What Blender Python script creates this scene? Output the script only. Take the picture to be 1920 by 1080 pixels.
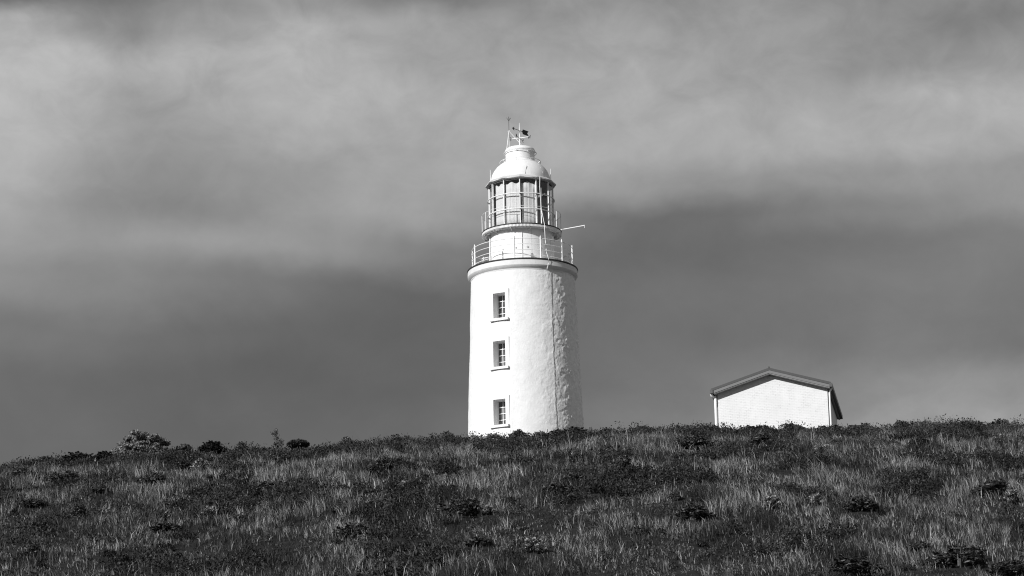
import bpy, math, random
import numpy as np
from mathutils import Matrix, Vector, Euler

for o in list(bpy.data.objects):
    bpy.data.objects.remove(o)
sc = bpy.context.scene
C = sc.collection
PI = math.pi
rad = math.radians

# ------------------------------------------------------------------ camera
FPX, PITCH, ROLL = 5000.0, rad(13.9), rad(1.2)      # focal length in 1920-px units
F_ = Vector((0, math.cos(PITCH), math.sin(PITCH)))
R0, U0 = Vector((1, 0, 0)), Vector((0, -math.sin(PITCH), math.cos(PITCH)))
R_ = math.cos(ROLL) * R0 - math.sin(ROLL) * U0
U_ = math.sin(ROLL) * R0 + math.cos(ROLL) * U0
cam = bpy.data.objects.new('camera', bpy.data.cameras.new('camera'))
C.objects.link(cam)
cam.matrix_world = Matrix(((R_.x, U_.x, -F_.x, 0), (R_.y, U_.y, -F_.y, 0), (R_.z, U_.z, -F_.z, 0), (0, 0, 0, 1)))
cam.data.sensor_width = 36.0
cam.data.lens = FPX / 1920 * 36.0
cam.data.clip_start = 0.5
cam.data.clip_end = 5000
sc.camera = cam

# ------------------------------------------------------------------ sun, sky, exposure
SUN_EL, SUN_AZ = rad(27), rad(180 + 43)             # azimuth clockwise from +Y: behind the viewer, to the left
to_sun = Vector((math.sin(SUN_AZ) * math.cos(SUN_EL), math.cos(SUN_AZ) * math.cos(SUN_EL), math.sin(SUN_EL)))
sun = bpy.data.objects.new('sun', bpy.data.lights.new('sun', 'SUN'))
C.objects.link(sun)
sun.data.energy = 4.5
sun.data.angle = rad(0.5)
sun.data.color = (1.0, 1.0, 1.0)                    # a black-and-white photograph: neutral light
sun.rotation_euler = to_sun.to_track_quat('Z', 'Y').to_euler()

sc.view_settings.view_transform = 'Standard'
sc.view_settings.look = 'None'
sc.view_settings.exposure = 0.0
sc.view_settings.gamma = 1.0
sc.view_settings.use_curve_mapping = False


sc.cycles.filter_width = 1.1


class NT:
    """small helper for building node trees"""
    def __init__(s, tree):
        s.t = tree
        s.n = tree.nodes
        s.l = tree.links

    def new(s, typ, **kw):
        nd = s.n.new(typ)
        for k, v in kw.items():
            setattr(nd, k, v)
        return nd

    def put(s, sock, v):
        if isinstance(v, (int, float, tuple)):
            sock.default_value = v
        else:
            s.l.new(v, sock)

    def math(s, op, a, b=0.0, c=0.0, clamp=False):
        nd = s.new('ShaderNodeMath', operation=op, use_clamp=clamp)
        for i, v in enumerate((a, b, c)):
            s.put(nd.inputs[i], v)
        return nd.outputs[0]

    def noise(s, vec, scale, detail=4.0, rough=0.55, dist=0.0):
        nd = s.new('ShaderNodeTexNoise')
        if vec is not None:
            s.l.new(vec, nd.inputs['Vector'])
        nd.inputs['Scale'].default_value = scale
        nd.inputs['Detail'].default_value = detail
        nd.inputs['Roughness'].default_value = rough
        nd.inputs['Distortion'].default_value = dist
        return nd.outputs['Fac']

    def range(s, v, a, b, c=0.0, d=1.0, smooth=False):
        nd = s.new('ShaderNodeMapRange')
        nd.interpolation_type = 'SMOOTHSTEP' if smooth else 'LINEAR'
        for i, x in enumerate((v, a, b, c, d)):
            s.put(nd.inputs[i], x)
        return nd.outputs[0]

    def mixf(s, fac, a, b):
        nd = s.new('ShaderNodeMix', data_type='FLOAT')
        s.put(nd.inputs[0], fac)
        s.put(nd.inputs[2], a)
        s.put(nd.inputs[3], b)
        return nd.outputs[0]

    def mapping(s, vec, scale=(1, 1, 1), rot=(0, 0, 0), loc=(0, 0, 0)):
        nd = s.new('ShaderNodeMapping')
        s.l.new(vec, nd.inputs['Vector'])
        nd.inputs['Scale'].default_value = scale
        nd.inputs['Rotation'].default_value = rot
        nd.inputs['Location'].default_value = loc
        return nd.outputs[0]


def lin(g):
    g /= 255.0
    return g / 12.92 if g <= 0.04045 else ((g + 0.055) / 1.055) ** 2.4


world = bpy.data.worlds.new("World")
sc.world = world
world.use_nodes = True
world.node_tree.nodes.clear()
W = NT(world.node_tree)
tc = W.new('ShaderNodeTexCoord').outputs['Generated']
sep = W.new('ShaderNodeSeparateXYZ')
W.l.new(tc, sep.inputs[0])
az = W.math('ARCTAN2', sep.outputs[0], sep.outputs[1])
el = W.math('ARCSINE', sep.outputs[2])
# soft turbulent shift of the cloud field
n1 = W.noise(W.mapping(tc, (1, 1, 1.6)), 11.0, 5.0, 0.55)
n2 = W.noise(W.mapping(tc, (1, 1, 1.6), loc=(3.1, 1.7, 5.2)), 11.0, 5.0, 0.55)
az2 = W.math('ADD', az, W.math('MULTIPLY', W.math('SUBTRACT', n1, 0.5), 0.05))
el2 = W.math('ADD', el, W.math('MULTIPLY', W.math('SUBTRACT', n2, 0.5), 0.028))
# the cloud bands lie a little tilted to the horizon
ce = W.math('SUBTRACT', el2, PITCH)
uu = W.math('SUBTRACT', W.math('MULTIPLY', az2, math.cos(PITCH)), W.math('MULTIPLY', ce, ROLL))
vv = W.math('ADD', ce, W.math('MULTIPLY', az2, ROLL))
uf = W.range(uu, -0.26, 0.26, 0.0, 1.0)
XS = [0, 160, 320, 480, 640, 800, 960, 1120, 1280, 1440, 1600, 1760, 1920]
CLOUD = [  # cloud brightness, from low over the hill to high
    (-0.080, [100, 101, 98, 98, 98, 104, 118, 126, 130, 141, 152, 159, 158]),
    (-0.052, [102, 104, 98, 98, 98, 103, 113, 120, 124, 136, 150, 157, 155]),
    (-0.036, [108, 100, 99, 93, 92, 97, 102, 109, 116, 126, 143, 149, 142]),
    (-0.020, [121, 115, 106, 104, 96, 93, 100, 115, 106, 106, 126, 126, 118]),
    (-0.004, [145, 133, 136, 118, 106, 95, 101, 113, 110, 109, 119, 124, 117]),
    (0.012, [164, 152, 156, 155, 148, 130, 112, 106, 103, 104, 114, 121, 127]),
    (0.026, [176, 156, 132, 135, 162, 164, 147, 108, 102, 120, 133, 138, 154]),
    (0.040, [182, 174, 136, 151, 153, 173, 171, 162, 145, 151, 152, 153, 151]),
    (0.054, [184, 182, 140, 158, 174, 170, 174, 173, 169, 166, 179, 173, 170]),
    (0.068, [197, 173, 151, 178, 182, 175, 169, 160, 178, 164, 168, 177, 176]),
    (0.082, [193, 178, 175, 183, 181, 156, 163, 178, 165, 154, 148, 141, 153]),
    (0.096, [185, 137, 142, 188, 163, 165, 153, 169, 157, 147, 157, 116, 135]),
    (0.108, [79, 100, 136, 162, 140, 119, 131, 158, 144, 154, 135, 143, 141]),
    (0.150, [130, 130, 135, 140, 140, 135, 135, 140, 140, 145, 140, 135, 135]),
]
acc, prev = None, None
for v, row in CLOUD:
    cr = W.new('ShaderNodeValToRGB')
    W.l.new(uf, cr.inputs[0])
    cr.color_ramp.interpolation = 'B_SPLINE'
    els = cr.color_ramp.elements
    pos = [((x - 960) / FPX + 0.26) / 0.52 for x in XS]
    els[0].position, els[1].position = pos[0], pos[-1]
    for q in pos[1:-1]:
        els.new(q)
    for e, g in zip(els, row):
        k = lin(g)
        e.color = (k, k, k, 1)
    out = W.new('ShaderNodeRGBToBW')
    W.l.new(cr.outputs[0], out.inputs[0])
    acc = out.outputs[0] if acc is None else W.mixf(W.range(vv, prev, v, 0, 1, True), acc, out.outputs[0])
    prev = v
cl1 = W.noise(W.mapping(tc, (1, 1, 1.35), rot=(0.15, 0.35, 0)), 17.0, 9.0, 0.6, 0.4)
cl2 = W.noise(W.mapping(tc, (1, 1, 1.4), rot=(0.1, 0.4, 0), loc=(2, 0, 4)), 48.0, 7.0, 0.6, 0.5)
mod = W.math('ADD', W.range(cl1, 0.25, 0.75, 0.90, 1.10), W.math('MULTIPLY', W.range(cl2, 0.25, 0.75, -0.15, 0.15), W.math('MAXIMUM', W.range(vv, 0.0, 0.085, 0.2, 1.0), W.math('MULTIPLY', W.range(uu, 0.02, 0.16, 0.2, 0.85), W.range(vv, 0.0, -0.05, 0.2, 1.0)))))
cloud = W.math('MULTIPLY', acc, mod)
# overhead and behind the viewer the overcast is broken and evenly bright
up = W.range(el, 0.42, 1.0, 0, 1, True)
cloud = W.mixf(up, cloud, W.range(cl1, 0.3, 0.7, 0.12, 0.26))
sky = W.new('ShaderNodeTexSky', sky_type='NISHITA', sun_disc=False)
sky.sun_elevation = SUN_EL
sky.sun_rotation = SUN_AZ
sky.air_density = 1.0
bw = W.new('ShaderNodeRGBToBW')
W.l.new(sky.outputs[0], bw.inputs[0])
STR = 0.1
tot = W.math('ADD', W.math('MULTIPLY', cloud, 0.93 / STR), W.math('MULTIPLY', bw.outputs[0], 0.05))
bg = W.new('ShaderNodeBackground')
W.l.new(tot, bg.inputs[0])
bg.inputs[1].default_value = STR
wo = W.new('ShaderNodeOutputWorld')
W.l.new(bg.outputs[0], wo.inputs[0])

# ------------------------------------------------------------------ small helpers
def ray(px, py):
    return F_ + (px - 960) / FPX * R_ + (540 - py) / FPX * U_


def tag(o, label=None, cat=None, group=None, kind=None):
    if label: o['label'] = label
    if cat: o['category'] = cat
    if group: o['group'] = group
    if kind: o['kind'] = kind
    return o


def thing(name, label, cat, loc=(0, 0, 0), rz=0.0, group=None):
    o = bpy.data.objects.new(name, None)
    C.objects.link(o)
    o.empty_display_size = 0.3
    o.location = loc
    o.rotation_euler = (0, 0, rz)
    return tag(o, label, cat, group)


class MB:
    """collects faces of one part; every vertex goes through self.M"""
    def __init__(s, M=None):
        s.v, s.f, s.sm = [], [], []
        s.M = M or Matrix.Identity(4)

    def add(s, vs, fs, smooth=False):
        b = len(s.v)
        s.v += [tuple(s.M @ Vector(p)) for p in vs]
        s.f += [tuple(b + i for i in f) for f in fs]
        s.sm += [smooth] * len(fs)
        return s

    def box(s, x0, x1, y0, y1, z0, z1):
        vs = [(x, y, z) for z in (z0, z1) for y in (y0, y1) for x in (x0, x1)]
        return s.add(vs, [(0, 2, 3, 1), (4, 5, 7, 6), (0, 1, 5, 4), (2, 6, 7, 3), (0, 4, 6, 2), (1, 3, 7, 5)])

    def tube(s, pts, r, n=8, closed=False, r2=None):
        pts = [Vector(p) for p in pts]
        m = len(pts)
        vs = []
        ref = Vector((0.137, 0.211, 0.968))
        for i, p in enumerate(pts):
            if closed:
                d = pts[(i + 1) % m] - pts[i - 1]
            else:
                d = pts[min(i + 1, m - 1)] - pts[max(i - 1, 0)]
            d.normalize()
            a = d.cross(ref)
            if a.length < 1e-3: a = d.cross(Vector((1, 0, 0)))
            a.normalize()
            b = d.cross(a)
            rr = r if r2 is None else r + (r2 - r) * i / max(m - 1, 1)
            for k in range(n):
                t = 2 * PI * k / n
                vs.append(p + rr * (math.cos(t) * a + math.sin(t) * b))
        fs = []
        for i in range(m if closed else m - 1):
            j = (i + 1) % m
            for k in range(n):
                l = (k + 1) % n
                fs.append((i * n + k, i * n + l, j * n + l, j * n + k))
        s.add(vs, fs, True)
        if not closed:
            s.add(vs[:n], [tuple(range(n))[::-1]])
            s.add(vs[-n:], [tuple(range(n))])
        return s

    def ring(s, R, z, r, n=72, a0=0, a1=2 * PI, m=6):
        full = abs(a1 - a0 - 2 * PI) < 1e-6
        k = n if full else n + 1
        return s.tube([(R * math.sin(a0 + (a1 - a0) * i / n), -R * math.cos(a0 + (a1 - a0) * i / n), z) for i in range(k)], r, m, full)

    def lathe(s, prof, n=96, smooth_prof=False, rot=0.0, smooth=True):
        segs = [prof] if smooth_prof else [prof[i:i + 2] for i in range(len(prof) - 1)]
        for sg in segs:
            vs, fs = [], []
            for R, z in sg:
                for k in range(n):
                    t = 2 * PI * k / n + rot
                    vs.append((R * math.sin(t), -R * math.cos(t), z))
            for i in range(len(sg) - 1):
                for k in range(n):
                    l = (k + 1) % n
                    fs.append((i * n + k, i * n + l, (i + 1) * n + l, (i + 1) * n + k))
            s.add(vs, fs, smooth)
        return s

    def prism(s, poly, y0, y1):
        """polygon in x,z pulled from y0 to y1"""
        n = len(poly)
        vs = [(x, y0, z) for x, z in poly] + [(x, y1, z) for x, z in poly]
        fs = [tuple(range(n)), tuple(range(2 * n - 1, n - 1, -1))]
        fs += [(i, i + n, (i + 1) % n + n, (i + 1) % n) for i in range(n)]
        return s.add(vs, fs)

    def build(s, name, mat, parent=None, loc=None):
        me = bpy.data.meshes.new(name)
        me.from_pydata(s.v, [], s.f)
        me.polygons.foreach_set('use_smooth', s.sm)
        me.materials.append(mat)
        me.update()
        o = bpy.data.objects.new(name, me)
        C.objects.link(o)
        if parent: o.parent = parent
        if loc is not None: o.location = loc
        return o


def raw_mesh(name, co, quads, tris=None, tone=None, mat=None, smooth=False):
    """big meshes straight from numpy arrays"""
    me = bpy.data.meshes.new(name)
    co = np.ascontiguousarray(co, dtype=np.float32)
    me.vertices.add(len(co))
    me.vertices.foreach_set('co', co.ravel())
    nq = len(quads)
    nt = 0 if tris is None else len(tris)
    idx = quads.ravel() if nt == 0 else np.concatenate([quads.ravel(), tris.ravel()])
    me.loops.add(len(idx))
    me.loops.foreach_set('vertex_index', idx.astype(np.int32))
    me.polygons.add(nq + nt)
    st = np.concatenate([np.arange(nq) * 4, nq * 4 + np.arange(nt) * 3]).astype(np.int32)
    me.polygons.foreach_set('loop_start', st)
    if smooth:
        me.polygons.foreach_set('use_smooth', np.ones(nq + nt, dtype=bool))
    if tone is not None:
        at = me.attributes.new('tone', 'FLOAT', 'POINT')
        at.data.foreach_set('value', np.ascontiguousarray(tone, dtype=np.float32))
    if mat: me.materials.append(mat)
    me.update(calc_edges=True)
    return me


rng = np.random.default_rng(7)
_tab = np.random.default_rng(3).random((256, 256))


def vnoise(x, y, seed=0):
    x = np.asarray(x, float) + seed * 17.31
    y = np.asarray(y, float) + seed * 41.77
    xi, yi = np.floor(x).astype(int), np.floor(y).astype(int)
    fx, fy = x - xi, y - yi
    fx, fy = fx * fx * (3 - 2 * fx), fy * fy * (3 - 2 * fy)
    g = lambda a, b: _tab[a & 255, b & 255]
    return (g(xi, yi) * (1 - fx) + g(xi + 1, yi) * fx) * (1 - fy) + (g(xi, yi + 1) * (1 - fx) + g(xi + 1, yi + 1) * fx) * fy


def fbm(x, y, seed=0, oct=4, gain=0.5):
    s, a, t, f = 0, 1.0, 0, 1.0
    for i in range(oct):
        s = s + a * vnoise(np.asarray(x) * f, np.asarray(y) * f, seed + i * 3)
        t += a
        a *= gain
        f *= 2.03
    return s / t


# ------------------------------------------------------------------ materials
def mat_new(name):
    m = bpy.data.materials.new(name)
    m.use_nodes = True
    m.node_tree.nodes.clear()
    T = NT(m.node_tree)
    out = T.new('ShaderNodeOutputMaterial')
    return m, T, out


def grey(T, v, sock):
    """a float (or socket) as neutral colour"""
    if isinstance(v, (int, float)):
        sock.default_value = (v, v, v, 1)
    else:
        cb = T.new('ShaderNodeCombineColor')
        for i in range(3): T.l.new(v, cb.inputs[i])
        T.l.new(cb.outputs[0], sock)


def paint(name, base, rough=0.5, var=0.08, scale=6.0, dirt=0.0, bump=0.0, bscale=40.0, spec=0.4, metal=0.0):
    m, T, out = mat_new(name)
    p = T.new('ShaderNodeBsdfPrincipled')
    co = T.new('ShaderNodeTexCoord').outputs['Object']
    n = T.noise(co, scale, 6, 0.65)
    v = T.math('MULTIPLY', T.range(n, 0.3, 0.7, 1 - var, 1 + var), base)
    if dirt:
        d = T.noise(T.mapping(co, (1, 1, 0.22)), scale * 1.7, 7, 0.7)
        k = T.range(d, 0.6, 0.76, 0, dirt, True)
        v = T.math('MULTIPLY', v, T.math('SUBTRACT', 1.0, k))
    grey(T, v, p.inputs['Base Color'])
    p.inputs['Roughness'].default_value = rough
    p.inputs['Specular IOR Level'].default_value = spec
    p.inputs['Metallic'].default_value = metal
    if bump:
        b = T.new('ShaderNodeBump')
        b.inputs['Strength'].default_value = bump
        b.inputs['Distance'].default_value = 0.02
        T.l.new(T.noise(co, bscale, 5, 0.6), b.inputs['Height'])
        T.l.new(b.outputs[0], p.inputs['Normal'])
    T.l.new(p.outputs[0], out.inputs[0])
    return m


def glass_mat(name, tint, gloss=0.12):
    m, T, out = mat_new(name)
    tr = T.new('ShaderNodeBsdfTransparent')
    grey(T, tint, tr.inputs[0])
    gl = T.new('ShaderNodeBsdfGlossy')
    gl.inputs['Roughness'].default_value = 0.03
    fr = T.new('ShaderNodeLayerWeight')
    fr.inputs['Blend'].default_value = 0.5
    F5 = T.math('MULTIPLY_ADD', T.math('POWER', fr.outputs['Facing'], 5.0), 0.9, 0.04)
    mx = T.new('ShaderNodeMixShader')
    T.l.new(T.math('ADD', F5, gloss - 0.04, clamp=True), mx.inputs[0])
    T.l.new(tr.outputs[0], mx.inputs[1])
    T.l.new(gl.outputs[0], mx.inputs[2])
    T.l.new(mx.outputs[0], out.inputs[0])
    return m


def leaf_mat(name, lo, hi, rough=0.5, trans=0.25, spec=0.35):
    m, T, out = mat_new(name)
    p = T.new('ShaderNodeBsdfPrincipled')
    at = T.new('ShaderNodeAttribute', attribute_name='tone')
    v = T.mixf(at.outputs['Fac'], lo, hi)
    grey(T, v, p.inputs['Base Color'])
    p.inputs['Roughness'].default_value = rough
    p.inputs['Specular IOR Level'].default_value = spec
    tl = T.new('ShaderNodeBsdfTranslucent')
    grey(T, v, tl.inputs[0])
    mx = T.new('ShaderNodeMixShader')
    mx.inputs[0].default_value = trans
    T.l.new(p.outputs[0], mx.inputs[1])
    T.l.new(tl.outputs[0], mx.inputs[2])
    T.l.new(mx.outputs[0], out.inputs[0])
    return m


def render_wall_mat():
    """old limewashed rubble: near white with flakes, hairline cracks and a few grey run marks"""
    m, T, out = mat_new('limewashed_render')
    p = T.new('ShaderNodeBsdfPrincipled')
    co = T.new('ShaderNodeTexCoord').outputs['Object']
    n = T.noise(co, 2.2, 8, 0.68)
    v = T.range(n, 0.3, 0.7, 0.75, 0.85)
    spots = T.noise(co, 9.0, 6, 0.7)
    k = T.range(spots, 0.645, 0.74, 0, 0.42, True)
    runs = T.noise(T.mapping(co, (1, 1, 0.12)), 5.5, 6, 0.7)
    k2 = T.range(runs, 0.58, 0.76, 0, 0.2, True)
    v = T.math('MULTIPLY', v, T.math('SUBTRACT', 1.0, T.math('MAXIMUM', k, k2)))
    grey(T, v, p.inputs['Base Color'])
    p.inputs['Roughness'].default_value = 0.75
    p.inputs['Specular IOR Level'].default_value = 0.2
    b = T.new('ShaderNodeBump')
    b.inputs['Strength'].default_value = 0.38
    b.inputs['Distance'].default_value = 0.035
    h = T.math('ADD', T.noise(co, 11.0, 8, 0.66, 0.6), T.math('MULTIPLY', T.noise(co, 34.0, 4, 0.6), 0.3))
    T.l.new(h, b.inputs['Height'])
    T.l.new(b.outputs[0], p.inputs['Normal'])
    T.l.new(p.outputs[0], out.inputs[0])
    return m


def brick_mat():
    m, T, out = mat_new('white_painted_brick')
    p = T.new('ShaderNodeBsdfPrincipled')
    co = T.new('ShaderNodeTexCoord').outputs['Object']
    sp = T.new('ShaderNodeSeparateXYZ')
    T.l.new(co, sp.inputs[0])
    cb = T.new('ShaderNodeCombineXYZ')
    T.l.new(T.math('ADD', sp.outputs[0], sp.outputs[1]), cb.inputs[0])
    T.l.new(sp.outputs[2], cb.inputs[1])
    br = T.new('ShaderNodeTexBrick')
    T.l.new(cb.outputs[0], br.inputs['Vector'])
    br.inputs['Scale'].default_value = 1.0
    br.inputs['Brick Width'].default_value = 0.24
    br.inputs['Row Height'].default_value = 0.086
    br.inputs['Mortar Size'].default_value = 0.006
    br.inputs['Mortar Smooth'].default_value = 0.3
    n = T.noise(co, 1.4, 7, 0.7)
    v = T.range(n, 0.3, 0.7, 0.70, 0.79)
    gaps = T.math('MULTIPLY', br.outputs['Fac'], T.range(T.noise(co, 2.6, 6, 0.75), 0.42, 0.72, 0.10, 0.65, True))
    v = T.math('MULTIPLY', v, T.math('SUBTRACT', 1.0, gaps))
    grey(T, v, p.inputs['Base Color'])
    p.inputs['Roughness'].default_value = 0.6
    p.inputs['Specular IOR Level'].default_value = 0.25
    b = T.new('ShaderNodeBump')
    b.inputs['Strength'].default_value = 0.25
    b.inputs['Distance'].default_value = 0.006
    T.l.new(T.math('SUBTRACT', 1.0, br.outputs['Fac']), b.inputs['Height'])
    T.l.new(b.outputs[0], p.inputs['Normal'])
    T.l.new(p.outputs[0], out.inputs[0])
    return m


def soil_mat():
    m, T, out = mat_new('dark_peaty_soil')
    p = T.new('ShaderNodeBsdfPrincipled')
    co = T.new('ShaderNodeTexCoord').outputs['Object']
    v = T.range(T.noise(co, 3.0, 8, 0.7), 0.3, 0.7, 0.012, 0.035)
    grey(T, v, p.inputs['Base Color'])
    p.inputs['Roughness'].default_value = 0.95
    p.inputs['Specular IOR Level'].default_value = 0.1
    T.l.new(p.outputs[0], out.inputs[0])
    return m


M_wall = render_wall_mat()
M_brick = brick_mat()
M_white = paint('white_gloss_paint', 0.82, 0.45, 0.04, 5, 0.12)
M_plaster = paint('white_plaster', 0.84, 0.7, 0.05, 8, 0.15, 0.25, 25)
M_cornice = paint('weathered_cornice_paint', 0.72, 0.65, 0.08, 4, 0.3, 0.2, 20)
M_lip = paint('bare_dark_steel_edge', 0.035, 0.6, 0.3, 9)
M_floor = paint('pale_deck_paint', 0.6, 0.7, 0.1, 5, 0.2)
M_rail = paint('white_rail_paint', 0.80, 0.5, 0.05, 9)
M_black = paint('black_ironwork', 0.012, 0.5, 0.2, 9)
M_dgrey = paint('dark_grey_ironwork', 0.05, 0.5, 0.2, 9)
M_cable = paint('shadow_grey_cable', 0.38, 0.7, 0.2, 6)  # white cable greyed: the dark shadow line beside it is put into its colour
M_skirt = paint('pale_zinc_sheet', 0.55, 0.5, 0.1, 6, 0.2)
M_inner = paint('dull_lantern_interior', 0.14, 0.8, 0.2, 4)
M_curtain = paint('pale_curtain_cloth', 0.66, 0.9, 0.03, 9, 0, 0, 60, 0.1)
M_glass = glass_mat('lantern_glass', 0.96, 0.05)
M_pane = paint('dark_window_glass', 0.12, 0.12, 0.5, 2.2, 0, 0, 1, 0.6)
M_fascia = paint('grey_fascia_board', 0.17, 0.5, 0.06, 6)
M_roof = paint('dark_grey_metal_roof', 0.065, 0.45, 0.08, 6)
M_soffit = paint('grey_soffit_sheet', 0.30, 0.7, 0.06, 6)
M_gutter = paint('charcoal_gutter', 0.09, 0.45, 0.1, 6)
M_soil = soil_mat()
M_bark = paint('grey_bark', 0.10, 0.85, 0.3, 14)
M_deadwood = paint('bleached_dead_wood', 0.34, 0.8, 0.2, 14)
M_grass = leaf_mat('grass_blades', 0.014, 0.42, 0.42, 0.25, 0.4)
M_heath = leaf_mat('heath_leaves', 0.012, 0.16, 0.6, 0.2, 0.2)
M_dark = leaf_mat('dark_shrub_leaves', 0.016, 0.16, 0.6, 0.15, 0.2)
M_black_leaf = leaf_mat('blackish_shrub_leaves', 0.006, 0.035, 0.7, 0.1, 0.15)
M_scrub = leaf_mat('scrub_leaves', 0.010, 0.10, 0.65, 0.15, 0.15)
M_mid = leaf_mat('mid_shrub_leaves', 0.02, 0.16, 0.5, 0.2, 0.35)
M_pale = leaf_mat('pale_shrub_leaves', 0.03, 0.55, 0.55, 0.2, 0.3)

# ------------------------------------------------------------------ terrain
SKYLINE = [(-400, 918), (-200, 902), (0, 889), (60, 880), (110, 873), (200, 873), (300, 868), (330, 863), (420, 860), (500, 858),
           (600, 856), (640, 845), (700, 840), (780, 836), (880, 833), (980, 829), (1040, 826), (1100, 820), (1150, 817), (1330, 819),
           (1500, 816), (1600, 813), (1700, 811), (1870, 810), (1920, 811), (2100, 814), (2400, 822)]
YC = 122.0
_cx, _cz = [], []
for px_, py_ in SKYLINE:
    d_ = ray(px_, py_)
    _cx.append(YC * d_.x / d_.y)
    _cz.append(YC * d_.z / d_.y)
_ys = np.arange(-120, 700, 0.25)


def _slope(y):
    s = np.where(y < 69, 0.158, 0.19 + 0.155 * (YC - y) / 50)
    s = np.where(y > YC, 0.19 - 0.14 * (y - YC) / 8, s)
    s = np.where(y > YC + 8, 0.05, s)
    s = np.where(y > 150, 0.05 - 0.17 * (y - 150) / 40, s)
    s = np.where(y > 190, -0.12, s)
    s = np.where(y > 330, -0.01, s)
    return np.where(y < -20, 0.05, s)


_P = np.cumsum(_slope(_ys)) * 0.25
_P -= np.interp(YC, _ys, _P)


def terrain(x, y):
    x = np.asarray(x, float)
    y = np.asarray(y, float)
    z = np.interp(x, _cx, _cz) + np.interp(y, _ys, _P)
    fade = np.clip((y - 20) / 20, 0, 1)
    z = z + fade * (0.34 * (fbm(x / 5.0, y / 7.0, 1, 3) - 0.5) + 0.22 * (fbm(x / 1.3, y / 1.6, 5, 2) - 0.5))
    return z


def axis_steps(lo, f0, f1, hi, fine, coarse):
    a = np.arange(lo, f0, coarse)
    b = np.arange(f0, f1, fine)
    c = np.arange(f1, hi + 1, coarse)
    return np.concatenate([a, b, c])


gx = axis_steps(-480, -48, 48, 480, 0.4, 12.0)
gy = axis_steps(-120, 36, 140, 660, 0.4, 6.0)
GX, GY = np.meshgrid(gx, gy)
co = np.stack([GX.ravel(), GY.ravel(), terrain(GX, GY).ravel()], 1)
nx, ny = len(gx), len(gy)
i0 = (np.arange(ny - 1)[:, None] * nx + np.arange(nx - 1)[None, :]).ravel()
quads = np.stack([i0, i0 + 1, i0 + nx + 1, i0 + nx], 1)
ground = bpy.data.objects.new('ground', raw_mesh('ground', co, quads, mat=M_soil, smooth=True))
C.objects.link(ground)
tag(ground, kind='structure')


def hit(px, py):
    """where the line of sight through a photo point meets the hillside"""
    d = ray(px, py)
    ys = np.arange(60, 128, 0.1)
    g = terrain(ys * d.x / d.y, ys) - ys * d.z / d.y
    k = np.argmax(g > 0) if (g > 0).any() else int(np.argmax(g))
    y = float(ys[k])
    x = float(y * d.x / d.y)
    return x, y, float(terrain(x, y))


# ------------------------------------------------------------------ lighthouse
LB = Vector((0.568, 134.5, 24.4))
LH = thing('lighthouse', 'white round stone lighthouse with glazed lantern and domed roof on the hill crest', 'lighthouse', LB)


def wall_r(z):
    return 3.012 - 0.0347 * z


def cyl(a, R, z):
    """point on the tower: angle a in degrees, positive to the right seen from the hill foot"""
    t = rad(a)
    return (R * math.sin(t), -R * math.cos(t), z)


WA = -26.7                                            # bearing of the three windows
WINS = [(6.72, 8.03), (4.18, 5.51), (1.17, 2.47)]
HW = 0.343                                            # half of the opening
nth = 500
th = np.linspace(-PI, PI, nth, endpoint=False)
zz = np.arange(-1.4, 9.45, 0.042)
TH, ZZ = np.meshgrid(th, zz)
arc = TH * 2.85
rough = 0.2 + 0.8 * np.clip((np.degrees(TH) - 8) / 40, 0, 1)       # the weather side is rougher
stones = fbm(arc / 0.16, ZZ / 0.13, 11, 3, 0.65) - 0.5
flakes = np.clip((fbm(arc / 0.30, ZZ / 0.34, 21, 4, 0.6) - 0.55) / 0.04, 0, 1)       # scattered chips and blisters
disp = 0.05 * (fbm(arc / 1.6, ZZ / 1.4, 31, 3) - 0.5) + rough * (0.034 * stones + 0.02 * flakes)
DW = (TH - rad(WA)) * 2.85
for z0, z1 in WINS:
    calm = np.clip((np.maximum(np.abs(DW) - 0.55, np.abs(ZZ - (z0 + z1) / 2) - 0.9)) / 0.25, 0, 1)
    disp = disp * calm
disp = disp * np.clip((9.45 - ZZ) / 0.12, 0, 1)
RR = 3.012 - 0.0347 * ZZ + disp
co = np.stack([(RR * np.sin(TH)).ravel(), (-RR * np.cos(TH)).ravel(), ZZ.ravel()], 1)
nz = len(zz)
ii, kk = np.meshgrid(np.arange(nz - 1), np.arange(nth), indexing='ij')
tc_ = th[kk] + PI / nth
zc_ = zz[ii] + 0.021
keep = np.ones(tc_.shape, bool)
for z0, z1 in WINS:
    keep &= ~((np.abs((tc_ - rad(WA)) * 2.85) < HW + 0.05) & (zc_ > z0 - 0.05) & (zc_ < z1 + 0.05))
ii, kk = ii[keep], kk[keep]
k2 = (kk + 1) % nth
quads = np.stack([ii * nth + kk, ii * nth + k2, (ii + 1) * nth + k2, (ii + 1) * nth + kk], 1)
tw = bpy.data.objects.new('tower_wall', raw_mesh('tower_wall', co, quads, mat=M_wall, smooth=True))
C.objects.link(tw)
tw.parent = LH

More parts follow.
